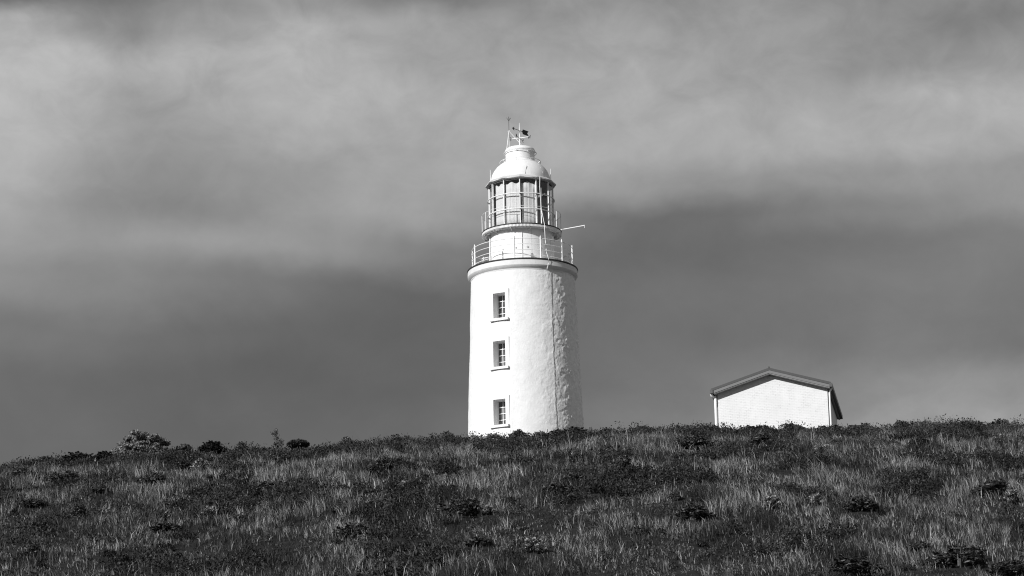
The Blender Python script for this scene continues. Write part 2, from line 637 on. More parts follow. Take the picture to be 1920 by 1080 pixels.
for z0, z1 in WINS:
    zm = (z0 + z1) / 2
    R = wall_r(zm)
    # local frame: x to the right along the wall, y inwards, z up
    Mw = Matrix.Translation(cyl(WA, R, 0)) @ Matrix.Rotation(rad(WA), 4, 'Z')
    s = MB(Mw)
    fi = 0.16
    for sg in (-1, 1):                                 # side bands follow the curve of the wall, barely proud of it
        a_, b_ = sg * HW, sg * (HW + 0.19)
        vs = [(x_, y_, z_) for z_ in (z0 - 0.02, z1 + 0.19) for x_, y_ in ((a_, -0.012), (b_, 0.022), (b_, fi), (a_, fi))]
        s.add(vs, [(0, 1, 2, 3), (7, 6, 5, 4), (0, 4, 5, 1), (1, 5, 6, 2), (2, 6, 7, 3), (3, 7, 4, 0)])
    s.box(-HW, HW, -0.012, fi, z1, z1 + 0.19)
    surround = s.build('window', M_plaster, LH)
    s = MB(Mw)
    D = 0.62
    s.box(-HW - 0.08, -HW - 0.001, fi, D, z0 - 0.1, z1 + 0.1)
    s.box(HW + 0.001, HW + 0.08, fi, D, z0 - 0.1, z1 + 0.1)
    s.box(-HW - 0.001, HW + 0.001, fi, D, z1 + 0.001, z1 + 0.1)
    s.box(-HW - 0.001, HW + 0.001, fi, D, z0 - 0.1, z0 - 0.001)
    s.build('reveal', M_plaster, surround)
    s = MB(Mw)
    s.box(-HW - 0.17, HW + 0.19, -0.13, 0.17, z0 - 0.15, z0 - 0.022)
    s.build('sill', M_plaster, surround)
    s = MB(Mw)
    y0, y1 = 0.50, 0.55
    e = 0.03
    s.box(-HW, -HW + e, y0, y1, z0, z1)
    s.box(HW - e, HW, y0, y1, z0, z1)
    s.box(-HW + e, HW - e, y0, y1, z0, z0 + e)
    s.box(-HW + e, HW - e, y0, y1, z1 - e, z1)
    xm = -0.06
    s.box(xm - 0.014, xm + 0.014, y0 + 0.004, y1 - 0.004, z0 + e, z1 - e)
    for q in range(1, 4):
        h = z0 + (z1 - z0) * q / 4
        s.box(-HW + e, xm - 0.014, y0 + 0.004, y1 - 0.004, h - 0.015, h + 0.015)
        s.box(xm + 0.014, HW - e, y0 + 0.004, y1 - 0.004, h - 0.015, h + 0.015)
    s.build('sash_frame', M_white, surround)
    s = MB(Mw)
    s.box(-HW, HW, 0.556, 0.575, z0, z1)
    s.build('pane', M_pane, surround)

# cornice and gallery deck
s = MB()
s.lathe([(2.60, 9.20), (2.70, 9.20), (2.72, 9.27)], 128)
s.lathe([(2.72, 9.27), (2.76, 9.30), (2.81, 9.35), (2.845, 9.40), (2.86, 9.43)], 128, True)
s.lathe([(2.86, 9.43), (2.862, 9.69), (2.5, 9.69)], 128)
s.build('cornice', M_cornice, LH)
gd = MB().lathe([(2.5, 9.693), (2.886, 9.693), (2.895, 9.73), (2.886, 9.768), (2.84, 9.768)], 128).build('gallery_deck', M_lip, LH)
MB().lathe([(2.84, 9.7695), (1.2, 9.7695)], 96).build('deck_floor', M_floor, gd)

# lower railing
RG, ZD = 2.63, 9.77
rail0 = MB().ring(RG, 10.86, 0.02, 120).build('gallery_railing', M_rail, LH)
for z in (10.56, 10.25, 9.955):
    MB().ring(RG, z, 0.017, 120).build('rail', M_rail, rail0)
post = None
for k in range(12):
    if post is None:
        s = MB()
        s.lathe([(0.062, 0), (0.062, 0.05), (0.046, 0.08)], 10)
        s.lathe([(0.046, 0.08), (0.040, 1.05), (0.052, 1.06), (0.052, 1.12), (0.03, 1.13)], 10)
        s.lathe([(0.028, 1.13), (0.045, 1.16), (0.03, 1.20), (0.004, 1.26)], 10, True)
        for h in (0.185, 0.48, 0.79, 1.09):
            s.lathe([(0.032, h - 0.03), (0.045, h), (0.032, h + 0.03)], 8, True)
        post = s.build('post', M_rail, rail0)
        o = post
    else:
        o = post.copy()
        C.objects.link(o)
        o.parent = rail0
    o.location = cyl(-99 + 30 * k, RG, ZD)

# lantern base
s = MB()
s.lathe([(1.70, 9.77), (1.70, 9.84), (1.68, 9.86), (1.68, 11.75)], 96)
lb = s.build('lantern_base', M_white, LH)
s = MB()
s.tube([cyl(0, 1.705, 9.78), cyl(0, 1.705, 11.6)], 0.017, 6)
s.build('drain_pipe', M_rail, lb)
for a, z in ((-36, 10.62), (-11, 10.62), (9.5, 10.65), (33, 10.68), (46, 11.28), (48, 10.6)):
    s = MB(Matrix.Translation(cyl(a, 1.68, z)) @ Matrix.Rotation(rad(a), 4, 'Z') @ Matrix.Rotation(rad(90), 4, 'X'))
    s.lathe([(0.055, 0), (0.055, 0.02), (0.022, 0.022), (0.022, 0.04), (0.0, 0.04)], 12)
    s.build('vent_boss', M_skirt, lb)
for a in (17, 62):
    MB().tube([cyl(a, 1.682, 9.86), cyl(a, 1.682, 11.7)], 0.006, 5).build('plate_seam', M_skirt, lb)

# lantern gallery
s = MB()
s.lathe([(2.0, 11.775), (2.095, 11.775), (2.105, 11.80), (2.095, 11.83), (2.06, 11.83)], 96)
ld = s.build('lantern_deck', M_lip, LH)
MB().lathe([(1.66, 11.768), (2.07, 11.768)], 96).build('deck_underside', M_white, ld)
MB().lathe([(2.06, 11.8315), (1.60, 11.8315)], 96).build('deck_floor', M_floor, ld)
s = MB()
for k in range(180):                                   # open grating seen from below
    a = k * 2.0
    t = Matrix.Rotation(rad(a), 4, 'Z')
    s.M = t
    s.box(-0.026, 0.026, -2.085, -1.9, 11.66, 11.767)
s.build('grating', M_white, ld)
MB().lathe([(1.86, 11.62), (1.90, 11.62), (1.90, 11.767), (1.86, 11.767), (1.86, 11.62)], 96).build('ring_beam', M_white, ld)
br0 = None
for k in range(12):
    if br0 is None:
        s = MB()
        s.add([(-0.02, -1.67, 11.50), (-0.02, -1.67, 11.655), (-0.02, -2.02, 11.655), (-0.02, -2.02, 11.60),
               (0.02, -1.67, 11.50), (0.02, -1.67, 11.655), (0.02, -2.02, 11.655), (0.02, -2.02, 11.60)],
              [(0, 1, 2, 3), (7, 6, 5, 4), (0, 4, 5, 1), (1, 5, 6, 2), (2, 6, 7, 3), (3, 7, 4, 0)])
        br0 = s.build('bracket', M_skirt, ld)
        o = br0
    else:
        o = br0.copy()
        C.objects.link(o)
        o.parent = ld
    o.rotation_euler = (0, 0, rad(-17 + 30 * k))
RU = 2.06
rail1 = MB().ring(RU, 12.74, 0.011, 110).build('lantern_railing', M_rail, LH)
for k, a in enumerate((-86, -64, -18, 62, 84, 112, 136, 160, -160, -136, -112)):
    if k == 0:
        up0 = MB().tube([(0, 0, 0), (0, 0, 0.915)], 0.02, 6).build('post', M_rail, rail1)
        o = up0
    else:
        o = up0.copy()
        C.objects.link(o)
        o.parent = rail1
    o.location = cyl(a, RU, 11.83)

# lantern glazing: twelve flat panes between slim bars
RL, A0 = 1.66, -2.0
s = MB()
for k in range(12):
    a, b = A0 + 30 * k + 0.5, A0 + 30 * k + 29.5
    s.add([cyl(a, RL, 11.92), cyl(b, RL, 11.92), cyl(b, RL, 14.34), cyl(a, RL, 14.34)], [(0, 1, 2, 3)])
lg = s.build('lantern_glazing', M_glass, LH)
mul = None
for k in range(12):
    if mul is None:
        mul = MB().box(-0.022, 0.022, -0.045, 0.04, 11.835, 14.36).build('mullion', M_rail, lg)
        o = mul
    else:
        o = mul.copy()
        C.objects.link(o)
        o.parent = lg
    o.location = cyl(A0 + 30 * k, RL, 0)
    o.rotation_euler = (0, 0, rad(A0 + 30 * k))
MB().lathe([(1.60, 11.835), (1.685, 11.835), (1.685, 11.92), (1.60, 11.92)], 12, rot=rad(A0), smooth=False).build('glazing_sill', M_rail, lg)
for z in (12.70, 13.53):
    pts = []
    for k in range(12):
        for q in range(4):
            a = A0 + 30 * (k + q / 4)
            pts.append(cyl(a, 1.745, z))
    s = MB().tube(pts, 0.03, 6, True)
    for k in range(12):
        a = A0 + 30 * k
        s.tube([cyl(a, 1.66, z), cyl(a, 1.76, z)], 0.026, 6)
    s.build('grab_rail', M_rail, lg)
MB().ring(1.79, 14.37, 0.02, 96).build('eave_ring', M_rail, lg)
MB().lathe([(1.64, 11.84), (0.0, 11.84)], 48).build('lantern_floor', M_inner, LH)
MB().lathe([(1.66, 14.26), (1.66, 14.30), (0.0, 14.34)], 48).build('lantern_ceiling', M_inner, LH)
MB().lathe([(0.42, 11.85), (0.42, 12.4), (0.3, 12.5), (0.3, 13.0), (0.62, 13.02), (0.66, 13.5), (0.6, 13.95), (0.2, 14.1)], 24).build('lamp_pedestal', M_inner, LH)

# roof
s = MB()
dome = [(1.57 * math.cos(t), 14.56 + 1.27 * math.sin(t)) for t in np.linspace(0, rad(61), 26)]
s.lathe(dome, 96, True)
roof = s.build('dome_roof', M_white, LH)
s = MB()
s.lathe([(1.66, 14.30), (1.86, 14.37), (1.865, 14.41)], 12, rot=rad(A0), smooth=False)
s.lathe([(1.865, 14.41), (1.55, 14.61)], 12, rot=rad(A0), smooth=False)
s.build('eave_skirt', M_skirt, roof)
zn = dome[-1][1]
s = MB()
s.lathe([(0.765, zn - 0.03), (0.765, zn + 0.52)], 64)
s.lathe([(0.765, zn + 0.52), (0.80, zn + 0.54), (0.80, zn + 0.60), (0.76, zn + 0.69), (0.66, zn + 0.755), (0.48, zn + 0.80), (0.25, zn + 0.83), (0.06, zn + 0.84), (0.0, zn + 0.84)], 64, True)
cap = s.build('roof_vent', M_white, LH)
for R, z, sup in ((1.075, 15.66, 8), (0.86, 16.15, 8)):
    s = MB().ring(R, z, 0.017, 72)
    for k in range(sup):
        a = -12 + 45 * k
        s.tube([cyl(a, R, z), cyl(a, R - 0.10, z - 0.09 if R > 1 else z - 0.02)], 0.02, 6)
    s.build('hand_ring', M_rail, cap if R < 1 else roof)
for a in (-80, 82, 160, -160):
    MB().tube([cyl(a, 1.60, 14.55), cyl(a, 1.60, 15.22)], 0.022, 6, r2=0.012).build('roof_rod', M_rail, roof)
s = MB()
for a in range(-170, 190, 30):
    t0 = [(r * 1.002, z) for r, z in dome]
    s.tube([cyl(a + 8, r, z) for r, z in t0[::5]], 0.006, 4)
s.build('roof_seam', M_white, roof)
MB().tube([cyl(9, 1.575, 14.6), cyl(11, 1.53, 14.86), cyl(13, 1.49, 15.06)], 0.009, 5).build('loose_wire', M_dgrey, roof)

# weather vane on the vent
vz = zn + 0.80
mast = MB().lathe([(0.075, vz), (0.045, vz + 0.10), (0.03, vz + 0.3), (0.026, vz + 1.0), (0.010, vz + 1.38), (0.0, vz + 1.38)], 10, True).build('weather_vane', M_rail, LH)
ca = rad(-20)
ex, nx_ = Vector((math.cos(ca), math.sin(ca), 0)), Vector((-math.sin(ca), math.cos(ca), 0))   # arm 1 (to the right), arm 2 (away)
za = vz + 0.545
MB().tube([-ex * 0.44 + Vector((0, 0, za)), ex * 0.50 + Vector((0, 0, za))], 0.024, 6).build('compass_arm', M_rail, mast)
MB().tube([-nx_ * 0.42 + Vector((0, 0, za - 0.02)), nx_ * 0.42 + Vector((0, 0, za - 0.02))], 0.013, 6).build('compass_arm', M_dgrey, mast)
GLY = {'N': [(0, 0, 0, 1), (0, 1, .7, 0), (.7, 0, .7, 1)],
       'E': [(0, 0, 0, 1), (0, 1, .65, 1), (0, .5, .55, .5), (0, 0, .65, 0)],
       'S': [(0, 0, .6, 0), (.6, 0, .6, .5), (.6, .5, 0, .5), (0, .5, 0, 1), (0, 1, .6, 1)],
       'W': [(0, 1, .2, 0), (.2, 0, .45, .7), (.45, .7, .7, 0), (.7, 0, .9, 1)]}
for ch, dv, flip in (('E', -ex, True), ('W', ex, True), ('S', nx_, True), ('N', -nx_, True)):
    s = MB()
    base = dv * (0.50 if ch in 'SN' else 0.55) + Vector((0, 0, za - 0.09))
    ax_ = (ex if ch in 'EW' else nx_)
    for x0, y0, x1, y1 in GLY[ch]:
        q = lambda x, y: base + ax_ * ((0.35 - x) * 0.16) + Vector((0, 0, y * 0.18))
        s.tube([q(x0, y0), q(x1, y1)], 0.014, 5)
    s.build('compass_letter', M_dgrey, mast)
aa = rad(52.5)
ad = Vector((-math.cos(aa), -math.sin(aa), 0))          # the arrow points towards the viewer's left
zr = vz + 0.955
s = MB()
s.tube([ad * 0.50 + Vector((0, 0, zr)), ad * -0.30 + Vector((0, 0, zr))], 0.014, 6)
tip = ad * 0.60 + Vector((0, 0, zr))
side = Vector((-ad.y, ad.x, 0))
for sg in (1, -1):
    s.tube([tip, tip - ad * 0.14 + Vector((0, 0, 0.085 * sg))], 0.02, 6)
s.tube([tip, tip - ad * 0.15], 0.02, 6)
s.build('arrow', M_black, mast)
s = MB()
prof = [(-0.24, 0), (-0.30, 0.13), (-0.78, 0.13), (-0.66, 0.0), (-0.78, -0.13), (-0.30, -0.13)]
vs = []
for sg in (0.012, -0.012):
    vs += [ad * u + side * sg + Vector((0, 0, zr + w)) for u, w in prof]
n = len(prof)
s.add(vs, [tuple(range(n)), tuple(range(2 * n - 1, n - 1, -1))] + [(i, i + n, (i + 1) % n + n, (i + 1) % n) for i in range(n)])
s.build('tail_plate', M_black, mast)

# lightning rod on its tripod
ap = Vector((-0.555, 0.0, vz + 0.935))
s = MB()
s.tube([ap, (-0.70, -0.17, zn + 0.60)], 0.022, 6)
s.tube([ap, (-0.555, 0.12, zn + 0.68)], 0.022, 6)
s.tube([ap, (0.33, 0.22, zn + 0.76)], 0.026, 6)
s.tube([ap + Vector((-0.06, 0, -0.02)), ap + Vector((0.05, 0, 0.0))], 0.035, 6)
tri = s.build('lightning_rod_stay', M_rail, LH)
s = MB()
s.tube([ap, ap + Vector((0, 0, 0.80))], 0.015, 6)
for dx, dy in ((-0.115, -0.02), (0.115, 0.02), (0.03, 0.10)):
    s.tube([ap + Vector((0, 0, 0.56)), ap + Vector((dx, dy, 0.74))], 0.010, 5)
s.build('lightning_rod', M_dgrey, tri)

# conductor pipe and cable running down the tower
s = MB()
s.tube([cyl(32.5, 1.87, 14.42), cyl(33, 1.80, 13.9), cyl(34.5, 1.80, 13.0), cyl(35, 1.80, 12.75)], 0.022, 6)
s.tube([cyl(35.5, 1.78, 13.85), cyl(35.5, 1.78, 11.85)], 0.034, 8)
cond = s.build('conductor_pipe', M_rail, LH)
pts = [(35.3, 1.83, 12.6), (33.5, 2.13, 11.80), (30.5, 2.35, 10.9), (28.6, 2.60, 10.15), (27.2, 2.93, 9.72), (27.0, 2.915, 9.5), (27.0, 2.74, 9.22)]
MB().tube([cyl(*p) for p in pts], 0.017, 6).build('cable', M_rail, cond)
s = MB()
wp = []
for z in np.arange(9.2, -0.3, -0.2):
    a = 30.6 + 0.05 * math.sin(z * 1.9) - 0.05 * (9 - z)
    wp.append(cyl(a, wall_r(z) + 0.03, z))
s.tube(wp, 0.010, 6)
for p in wp[4::9]:
    s.tube([Vector(p) * 1.0, Vector((p[0] * 0.97, p[1] * 0.97, p[2]))], 0.018, 6)
s.build('wall_cable', M_cable, cond)

# spars of the lantern gallery and the lower gallery
s = MB()
s.tube([(1.90, -0.55, 11.79), (3.28, -0.80, 11.95)], 0.032, 8)
s.tube([(3.27, -0.80, 11.95), (3.27, -0.80, 11.82)], 0.014, 6)
s.build('spar', M_rail, LH)
s = MB()
s.tube([(-1.60, -0.55, 10.46), (-2.16, -0.62, 10.31)], 0.028, 8)
s.tube([(-2.14, -0.62, 10.31), (-2.14, -0.62, 10.22)], 0.014, 6)
s.build('spar', M_rail, LH)

# the curtains hang inside the lantern
def curtain(a0, a1, label, z0=11.95, z1=14.14):
    n, m = 60, 6
    s = MB()
    vs = []
    for j in range(m + 1):
        for i in range(n + 1):
            t = i / n
            a = a0 + (a1 - a0) * t
            z = z0 + (z1 - z0) * j / m
            sag = 0.05 * math.sin(t * PI * 3.2 + a0) * (j / m) ** 4
            R = 1.53 + 0.006 * math.sin(t * PI * 9 + a0) + 0.003 * math.sin(t * 47)
            vs.append(cyl(a, R, z - sag))
    fs = [(j * (n + 1) + i, j * (n + 1) + i + 1, (j + 1) * (n + 1) + i + 1, (j + 1) * (n + 1) + i) for j in range(m) for i in range(n)]
    s.add(vs, fs, True)
    o = s.build('curtain', M_curtain, None, LB)
    md = o.modifiers.new('thick', 'SOLIDIFY')
    md.thickness = 0.006
    return tag(o, label, 'curtain', 'curtains hanging inside the lantern')


curtain(-59, -33.0, 'white curtain inside the lantern behind the left lit pane, its top edge wavy')
curtain(-31, -1.5, 'white curtain inside the lantern behind the broad brightly lit pane left of centre')
curtain(1, 34, 'white curtain inside the lantern right of centre, crossed by shadows of the bars')
curtain(96, 170, 'shaded curtain on the far right side of the lantern, seen through the dark pane')
curtain(-170, -100, 'shaded curtain on the far left side of the lantern, behind the lit curtains')

# ------------------------------------------------------------------ shed
PSI = rad(10)
SW, SL = 6.2, 9.1                                     # roof width at the front, roof length
pl, pr = ray(1334.2, 733), ray(1557.7, 720)
SY = 136.0
rt = Vector(ray(1557.0, 721.5)) * (SY / ray(1557.0, 721.5).y)
SH = thing('brick_shed', 'white painted brick shed with low grey gable roof on the crest to the right', 'shed',
           (rt.x - SW * math.cos(PSI), rt.y + SW * math.sin(PSI), rt.z), -PSI)
# local frame: x across the gable (0..SW), y away, z=0 at the eave underside
OH, RP = 0.43, 0.31                                    # roof slope
xm = SW / 2 - 0.05
wl, wr = 0.26, SW - 0.20
rise = lambda x: RP * (x if x < xm else (SW - x) * xm / (SW - xm))
s = MB()
gz = -3.2
s.prism([(wl, gz), (wr, gz), (wr, rise(wr) - 0.16), (xm, rise(xm) - 0.16), (wl, rise(wl) - 0.16)], OH, SL - 0.4)
s.build('wall', M_brick, SH)
s = MB()
T_ = 0.13
for x0, x1 in ((0, xm), (xm, SW)):
    s.prism([(x0, rise(x0)), (x1, rise(x1)), (x1, rise(x1) + T_), (x0, rise(x0) + T_)], 0.03, SL)
rf = s.build('roof', M_roof, SH)
s = MB()
for x0, x1 in ((-0.03, xm), (xm, SW + 0.03)):
    r0, r1 = rise(max(x0, 0)), rise(min(x1, SW))
    s.prism([(x0, r0 + 0.02), (x1, r1 + 0.02), (x1, r1 + 0.155), (x0, r0 + 0.155)], 0.0, 0.028)
s.build('barge_capping', M_roof, rf)
s = MB()
for x0, x1 in ((0.10, xm), (xm, SW - 0.05)):
    s.prism([(x0, rise(x0) - 0.125), (x1, rise(x1) - 0.125), (x1, rise(x1) + 0.015), (x0, rise(x0) + 0.015)], 0.012, 0.045)
s.build('barge_board', M_fascia, rf)
s = MB()
for x0, x1 in ((0.10, xm), (xm, SW - 0.05)):
    s.prism([(x0, rise(x0) - 0.165), (x1, rise(x1) - 0.165), (x1, rise(x1) - 0.13), (x0, rise(x0) - 0.13)], 0.047, SL - 0.02)
s.build('soffit', M_soffit, rf)
s = MB()
s.tube([(xm, -0.01, rise(xm) + 0.175), (xm, SL, rise(xm) + 0.175)], 0.05, 8)
s.build('ridge_cap', M_roof, rf)
for x in (-0.02, SW + 0.02):
    s = MB()
    s.box(x - 0.075, x + 0.075, -0.02, SL, -0.10, 0.10)
    s.build('gutter', M_gutter, rf)
for x, sg in ((0.14, -1), (SW - 0.09, 1)):
    s = MB()
    xo = -0.04 if sg < 0 else SW + 0.04
    yy = 0.40 if sg < 0 else 0.44
    r = 0.075 if sg < 0 else 0.05
    s.tube([(xo, yy - 0.2, -0.10), (xo, yy - 0.18, -0.17), (xo - sg * 0.07, yy - 0.08, -0.235), (x + 0.02 * sg, yy, -0.25), (x, yy, -0.33), (x, yy, gz)], r, 10)
    s.build('downpipe', M_white, SH)

# ------------------------------------------------------------------ plants
def leaf_cloud(P, N, size, aspect=1.7, upness=0.35, tone=None, seed=0):
    """leaf shaped faces at points P, roughly facing N"""
    r = np.random.default_rng(seed)
    n = len(P)
    d = N + r.normal(0, 0.75, (n, 3))
    d /= np.linalg.norm(d, axis=1, keepdims=True) + 1e-9
    u = np.cross(d, r.normal(0, 1, (n, 3)) + 1e-3)
    u[:, 2] += upness
    u /= np.linalg.norm(u, axis=1, keepdims=True) + 1e-9
    w = np.cross(d, u)
    w /= np.linalg.norm(w, axis=1, keepdims=True) + 1e-9
    sz = size * r.uniform(0.6, 1.4, n)[:, None]
    a = P - u * sz * aspect * 0.5
    b = P + w * sz * 0.5
    c = P + u * sz * aspect * 0.5 + d * sz * 0.2
    e = P - w * sz * 0.5
    co = np.stack([a, b, c, e], 1).reshape(-1, 3)
    q = np.arange(n * 4).reshape(n, 4)
    if tone is None: tone = r.random(n)
    return co, q, np.repeat(tone, 4)


def dome_mesh(name, mat, seed, n=2600, lumps=16, leaf=0.05, flat=0.0, tone_pow=1.0, tops=False, upness=0.4):
    """unit shrub: 1 wide, 1 high; lumpy crown of leaf clumps reaching the ground"""
    r = np.random.default_rng(seed)
    ctr, rad_ = [], []
    for i in range(lumps):
        a = r.uniform(0, 2 * PI)
        t = r.uniform(0, 1) ** 0.6
        h = math.sqrt(max(0, 1 - t * t)) * r.uniform(0.55, 0.9) * (1 - flat) + flat * 0.6
        ctr.append((0.37 * t * math.cos(a), 0.37 * t * math.sin(a), 0.80 * h * r.uniform(0.75, 1.0)))
        rad_.append(r.uniform(0.10, 0.2))
    ctr, rad_ = np.array(ctr), np.array(rad_)
    k = r.integers(0, lumps, n)
    d = r.normal(0, 1, (n, 3))
    d /= np.linalg.norm(d, axis=1, keepdims=True)
    rr = rad_[k] * r.uniform(0.55, 1.15, n)
    P = ctr[k] + d * rr[:, None]
    P[:, 2] = np.abs(P[:, 2])
    tone = r.random(n) ** tone_pow
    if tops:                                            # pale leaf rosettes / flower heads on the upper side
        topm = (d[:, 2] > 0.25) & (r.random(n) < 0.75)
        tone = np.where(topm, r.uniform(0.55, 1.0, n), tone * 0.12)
    co, q, tn = leaf_cloud(P, d + np.array([0, 0, 0.3]), leaf, 1.7, upness, tone, seed + 1)
    # a few sprigs that break the outline
    m = 70
    kk = r.integers(0, lumps, m)
    dd = r.normal(0, 1, (m, 3)); dd[:, 2] = np.abs(dd[:, 2]) + 0.5
    dd /= np.linalg.norm(dd, axis=1, keepdims=True)
    PS = []
    for j in range(10):
        PS.append(ctr[kk] + dd * (rad_[kk] * (0.95 + 0.05 * j))[:, None] + r.normal(0, 0.008, (m, 3)))
    PS = np.concatenate(PS)
    PS[:, 2] = np.abs(PS[:, 2])
    co2, q2, tn2 = leaf_cloud(PS, r.normal(0, 1, PS.shape), leaf * 0.8, 1.9, 0.8, r.random(len(PS)) ** tone_pow * (0.5 if tops else 1), seed + 2)
    return raw_mesh(name, np.concatenate([co, co2]), np.concatenate([q, q2 + len(co)]), tone=np.concatenate([tn, tn2]), mat=mat)


def stems_mesh(name, mat, seed, n=9, h=0.7, spread=0.33, r0=0.022):
    r = random.Random(seed)
    s = MB()
    for i in range(n):
        a = r.uniform(0, 2 * PI)
        R = spread * r.uniform(0.3, 1.0)
        x0, y0 = 0.05 * math.cos(a), 0.05 * math.sin(a)
        hh = h * r.uniform(0.6, 1.0)
        mid = (x0 + R * 0.35 * math.cos(a), y0 + R * 0.35 * math.sin(a), hh * 0.5)
        end = (R * math.cos(a), R * math.sin(a), hh)
        s.tube([(x0, y0, -0.1), mid, end], r0, 5, r2=r0 * 0.35)
        for q in range(2):
            b = a + r.uniform(-1, 1)
            s.tube([mid, (mid[0] + 0.15 * math.cos(b), mid[1] + 0.15 * math.sin(b), mid[2] + 0.22)], r0 * 0.5, 4, r2=r0 * 0.2)
    me = bpy.data.meshes.new(name)
    me.from_pydata(s.v, [], s.f)
    me.polygons.foreach_set('use_smooth', s.sm)
    me.materials.append(mat)
    return me


KINDS = {}
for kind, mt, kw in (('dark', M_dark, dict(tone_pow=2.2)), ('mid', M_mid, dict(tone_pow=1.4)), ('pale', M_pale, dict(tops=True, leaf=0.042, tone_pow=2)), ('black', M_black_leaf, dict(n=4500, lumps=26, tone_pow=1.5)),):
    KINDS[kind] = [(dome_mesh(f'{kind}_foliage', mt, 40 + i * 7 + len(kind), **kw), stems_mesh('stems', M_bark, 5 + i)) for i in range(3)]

SHRUB_SPOTS = []                                       # x, y, radius: the grass thins out there
srnd = random.Random(11)


def shrub(kind, px, py, wpx, hpx, label, group=None, y_at=None, name='shrub', cat='shrub'):
    """px,py: where the foot stands in the photo; wpx,hpx: how large it shows"""
    if y_at is None:
        x, y, z = hit(px, py)
    else:
        d = ray(px, py)
        y = y_at
        x = y * d.x / d.y
        z = float(terrain(x, y))
    dist = Vector((x, y, z)).dot(F_)
    w = wpx / FPX * dist
    dt = ray(px, py - hpx)
    h = y * dt.z / dt.y - z + 0.05 if y_at else hpx / FPX * dist * (1.7 if kind == 'pale' else 1.35)
    h = max(h, 0.22)
    fo, st = KINDS[kind][srnd.randrange(3)]
    t = thing(name, label, cat, (x, y, z - 0.04), srnd.uniform(0, 6.28), group)
    for nm, me in (('foliage', fo), ('stems', st)):
        o = bpy.data.objects.new(nm, me)
        C.objects.link(o)
        o.parent = t
        o.scale = (w * 1.02, w * 1.02 * srnd.uniform(0.8, 1.1), h * 1.05)
    SHRUB_SPOTS.append((x, y, w * 0.45))
    return t


# along the crest, left to right
shrub('mid', 88, 874, 60, 22, 'grey leafy shrub low on the crest nearest the left edge')
shrub('black', 146, 872, 84, 29, 'broad dark shrub on the crest left of the flat topped pale tree', y_at=118)
shrub('black', 198, 872, 66, 28, 'dark rounded shrub directly below and left of the flat topped pale tree', y_at=117)
shrub('mid', 343, 854, 72, 30, 'mid grey shrub between the flat topped pale tree and the darkest rounded shrub', y_at=121)
shrub('black', 395, 858, 74, 34, 'darkest dense rounded shrub on the left crest, right of the flat topped pale tree', y_at=118)
shrub('dark', 316, 858, 56, 26, 'small dark shrub tucked under the right side of the flat topped pale tree', y_at=119)
shrub('dark', 452, 845, 46, 20, 'low dark shrub on the left crest between the rounded shrub and the spindly sapling', y_at=121)
shrub('mid', 655, 832, 44, 19, 'grey shrub at the small step in the crest between sapling and lighthouse', y_at=121)
shrub('mid', 752, 829, 60, 18, 'low wide grey shrub on the crest midway between that step and the lighthouse', y_at=121)
shrub('mid', 838, 824, 36, 24, 'upright leafy shrub on the crest just left of the lighthouse foot', y_at=121)
shrub('pale', 926, 822, 34, 16, 'pale flowering shrub at the lighthouse foot below the lowest window', y_at=120)
shrub('dark', 974, 822, 38, 26, 'dark leafy shrub in front of the lighthouse foot right of the lowest window', y_at=121)
shrub('mid', 1010, 818, 34, 16, 'low grey shrub at the lighthouse foot left of the wall cable', y_at=121)
shrub('dark', 1062, 826, 92, 32, 'broad dark shrub covering the right side of the lighthouse foot', y_at=118)
shrub('dark', 1138, 818, 44, 20, 'dark shrub on the crest just right of the lighthouse', y_at=120)
shrub('mid', 1205, 815, 60, 22, 'mid grey shrub on the crest halfway between lighthouse and shed', y_at=121)
shrub('dark', 1190, 836, 74, 22, 'dark spreading shrub a little below the crest between lighthouse and shed', y_at=112)
shrub('mid', 1290, 812, 58, 20, 'grey leafy shrub on the crest left of the shed downpipe', y_at=121)
shrub('mid', 1338, 812, 26, 22, 'small upright shrub against the foot of the shed left corner', y_at=121.5)
shrub('dark', 1300, 842, 96, 26, 'dark spreading shrub below the crest left of the shed')
shrub('dark', 1415, 812, 84, 22, 'wide dark shrub in front of the left half of the shed wall', y_at=121)
shrub('dark', 1487, 811, 66, 26, 'dark shrub in front of the right half of the shed wall', y_at=121)
shrub('mid', 1555, 812, 62, 20, 'grey leafy shrub at the foot of the shed right corner', y_at=120)
shrub('mid', 1612, 806, 54, 16, 'low grey shrub on the crest just right of the shed', y_at=121)
shrub('dark', 1692, 803, 38, 22, 'compact dark shrub standing up on the right crest', y_at=121)
shrub('mid', 1732, 803, 28, 18, 'small grey shrub beside the compact dark shrub on the right crest', y_at=121)
shrub('dark', 1768, 806, 40, 16, 'low dark shrub between the compact shrub and the rightmost rounded shrub', y_at=120)
shrub('dark', 1876, 806, 66, 24, 'rounded dark shrub on the crest near the right edge', y_at=120)
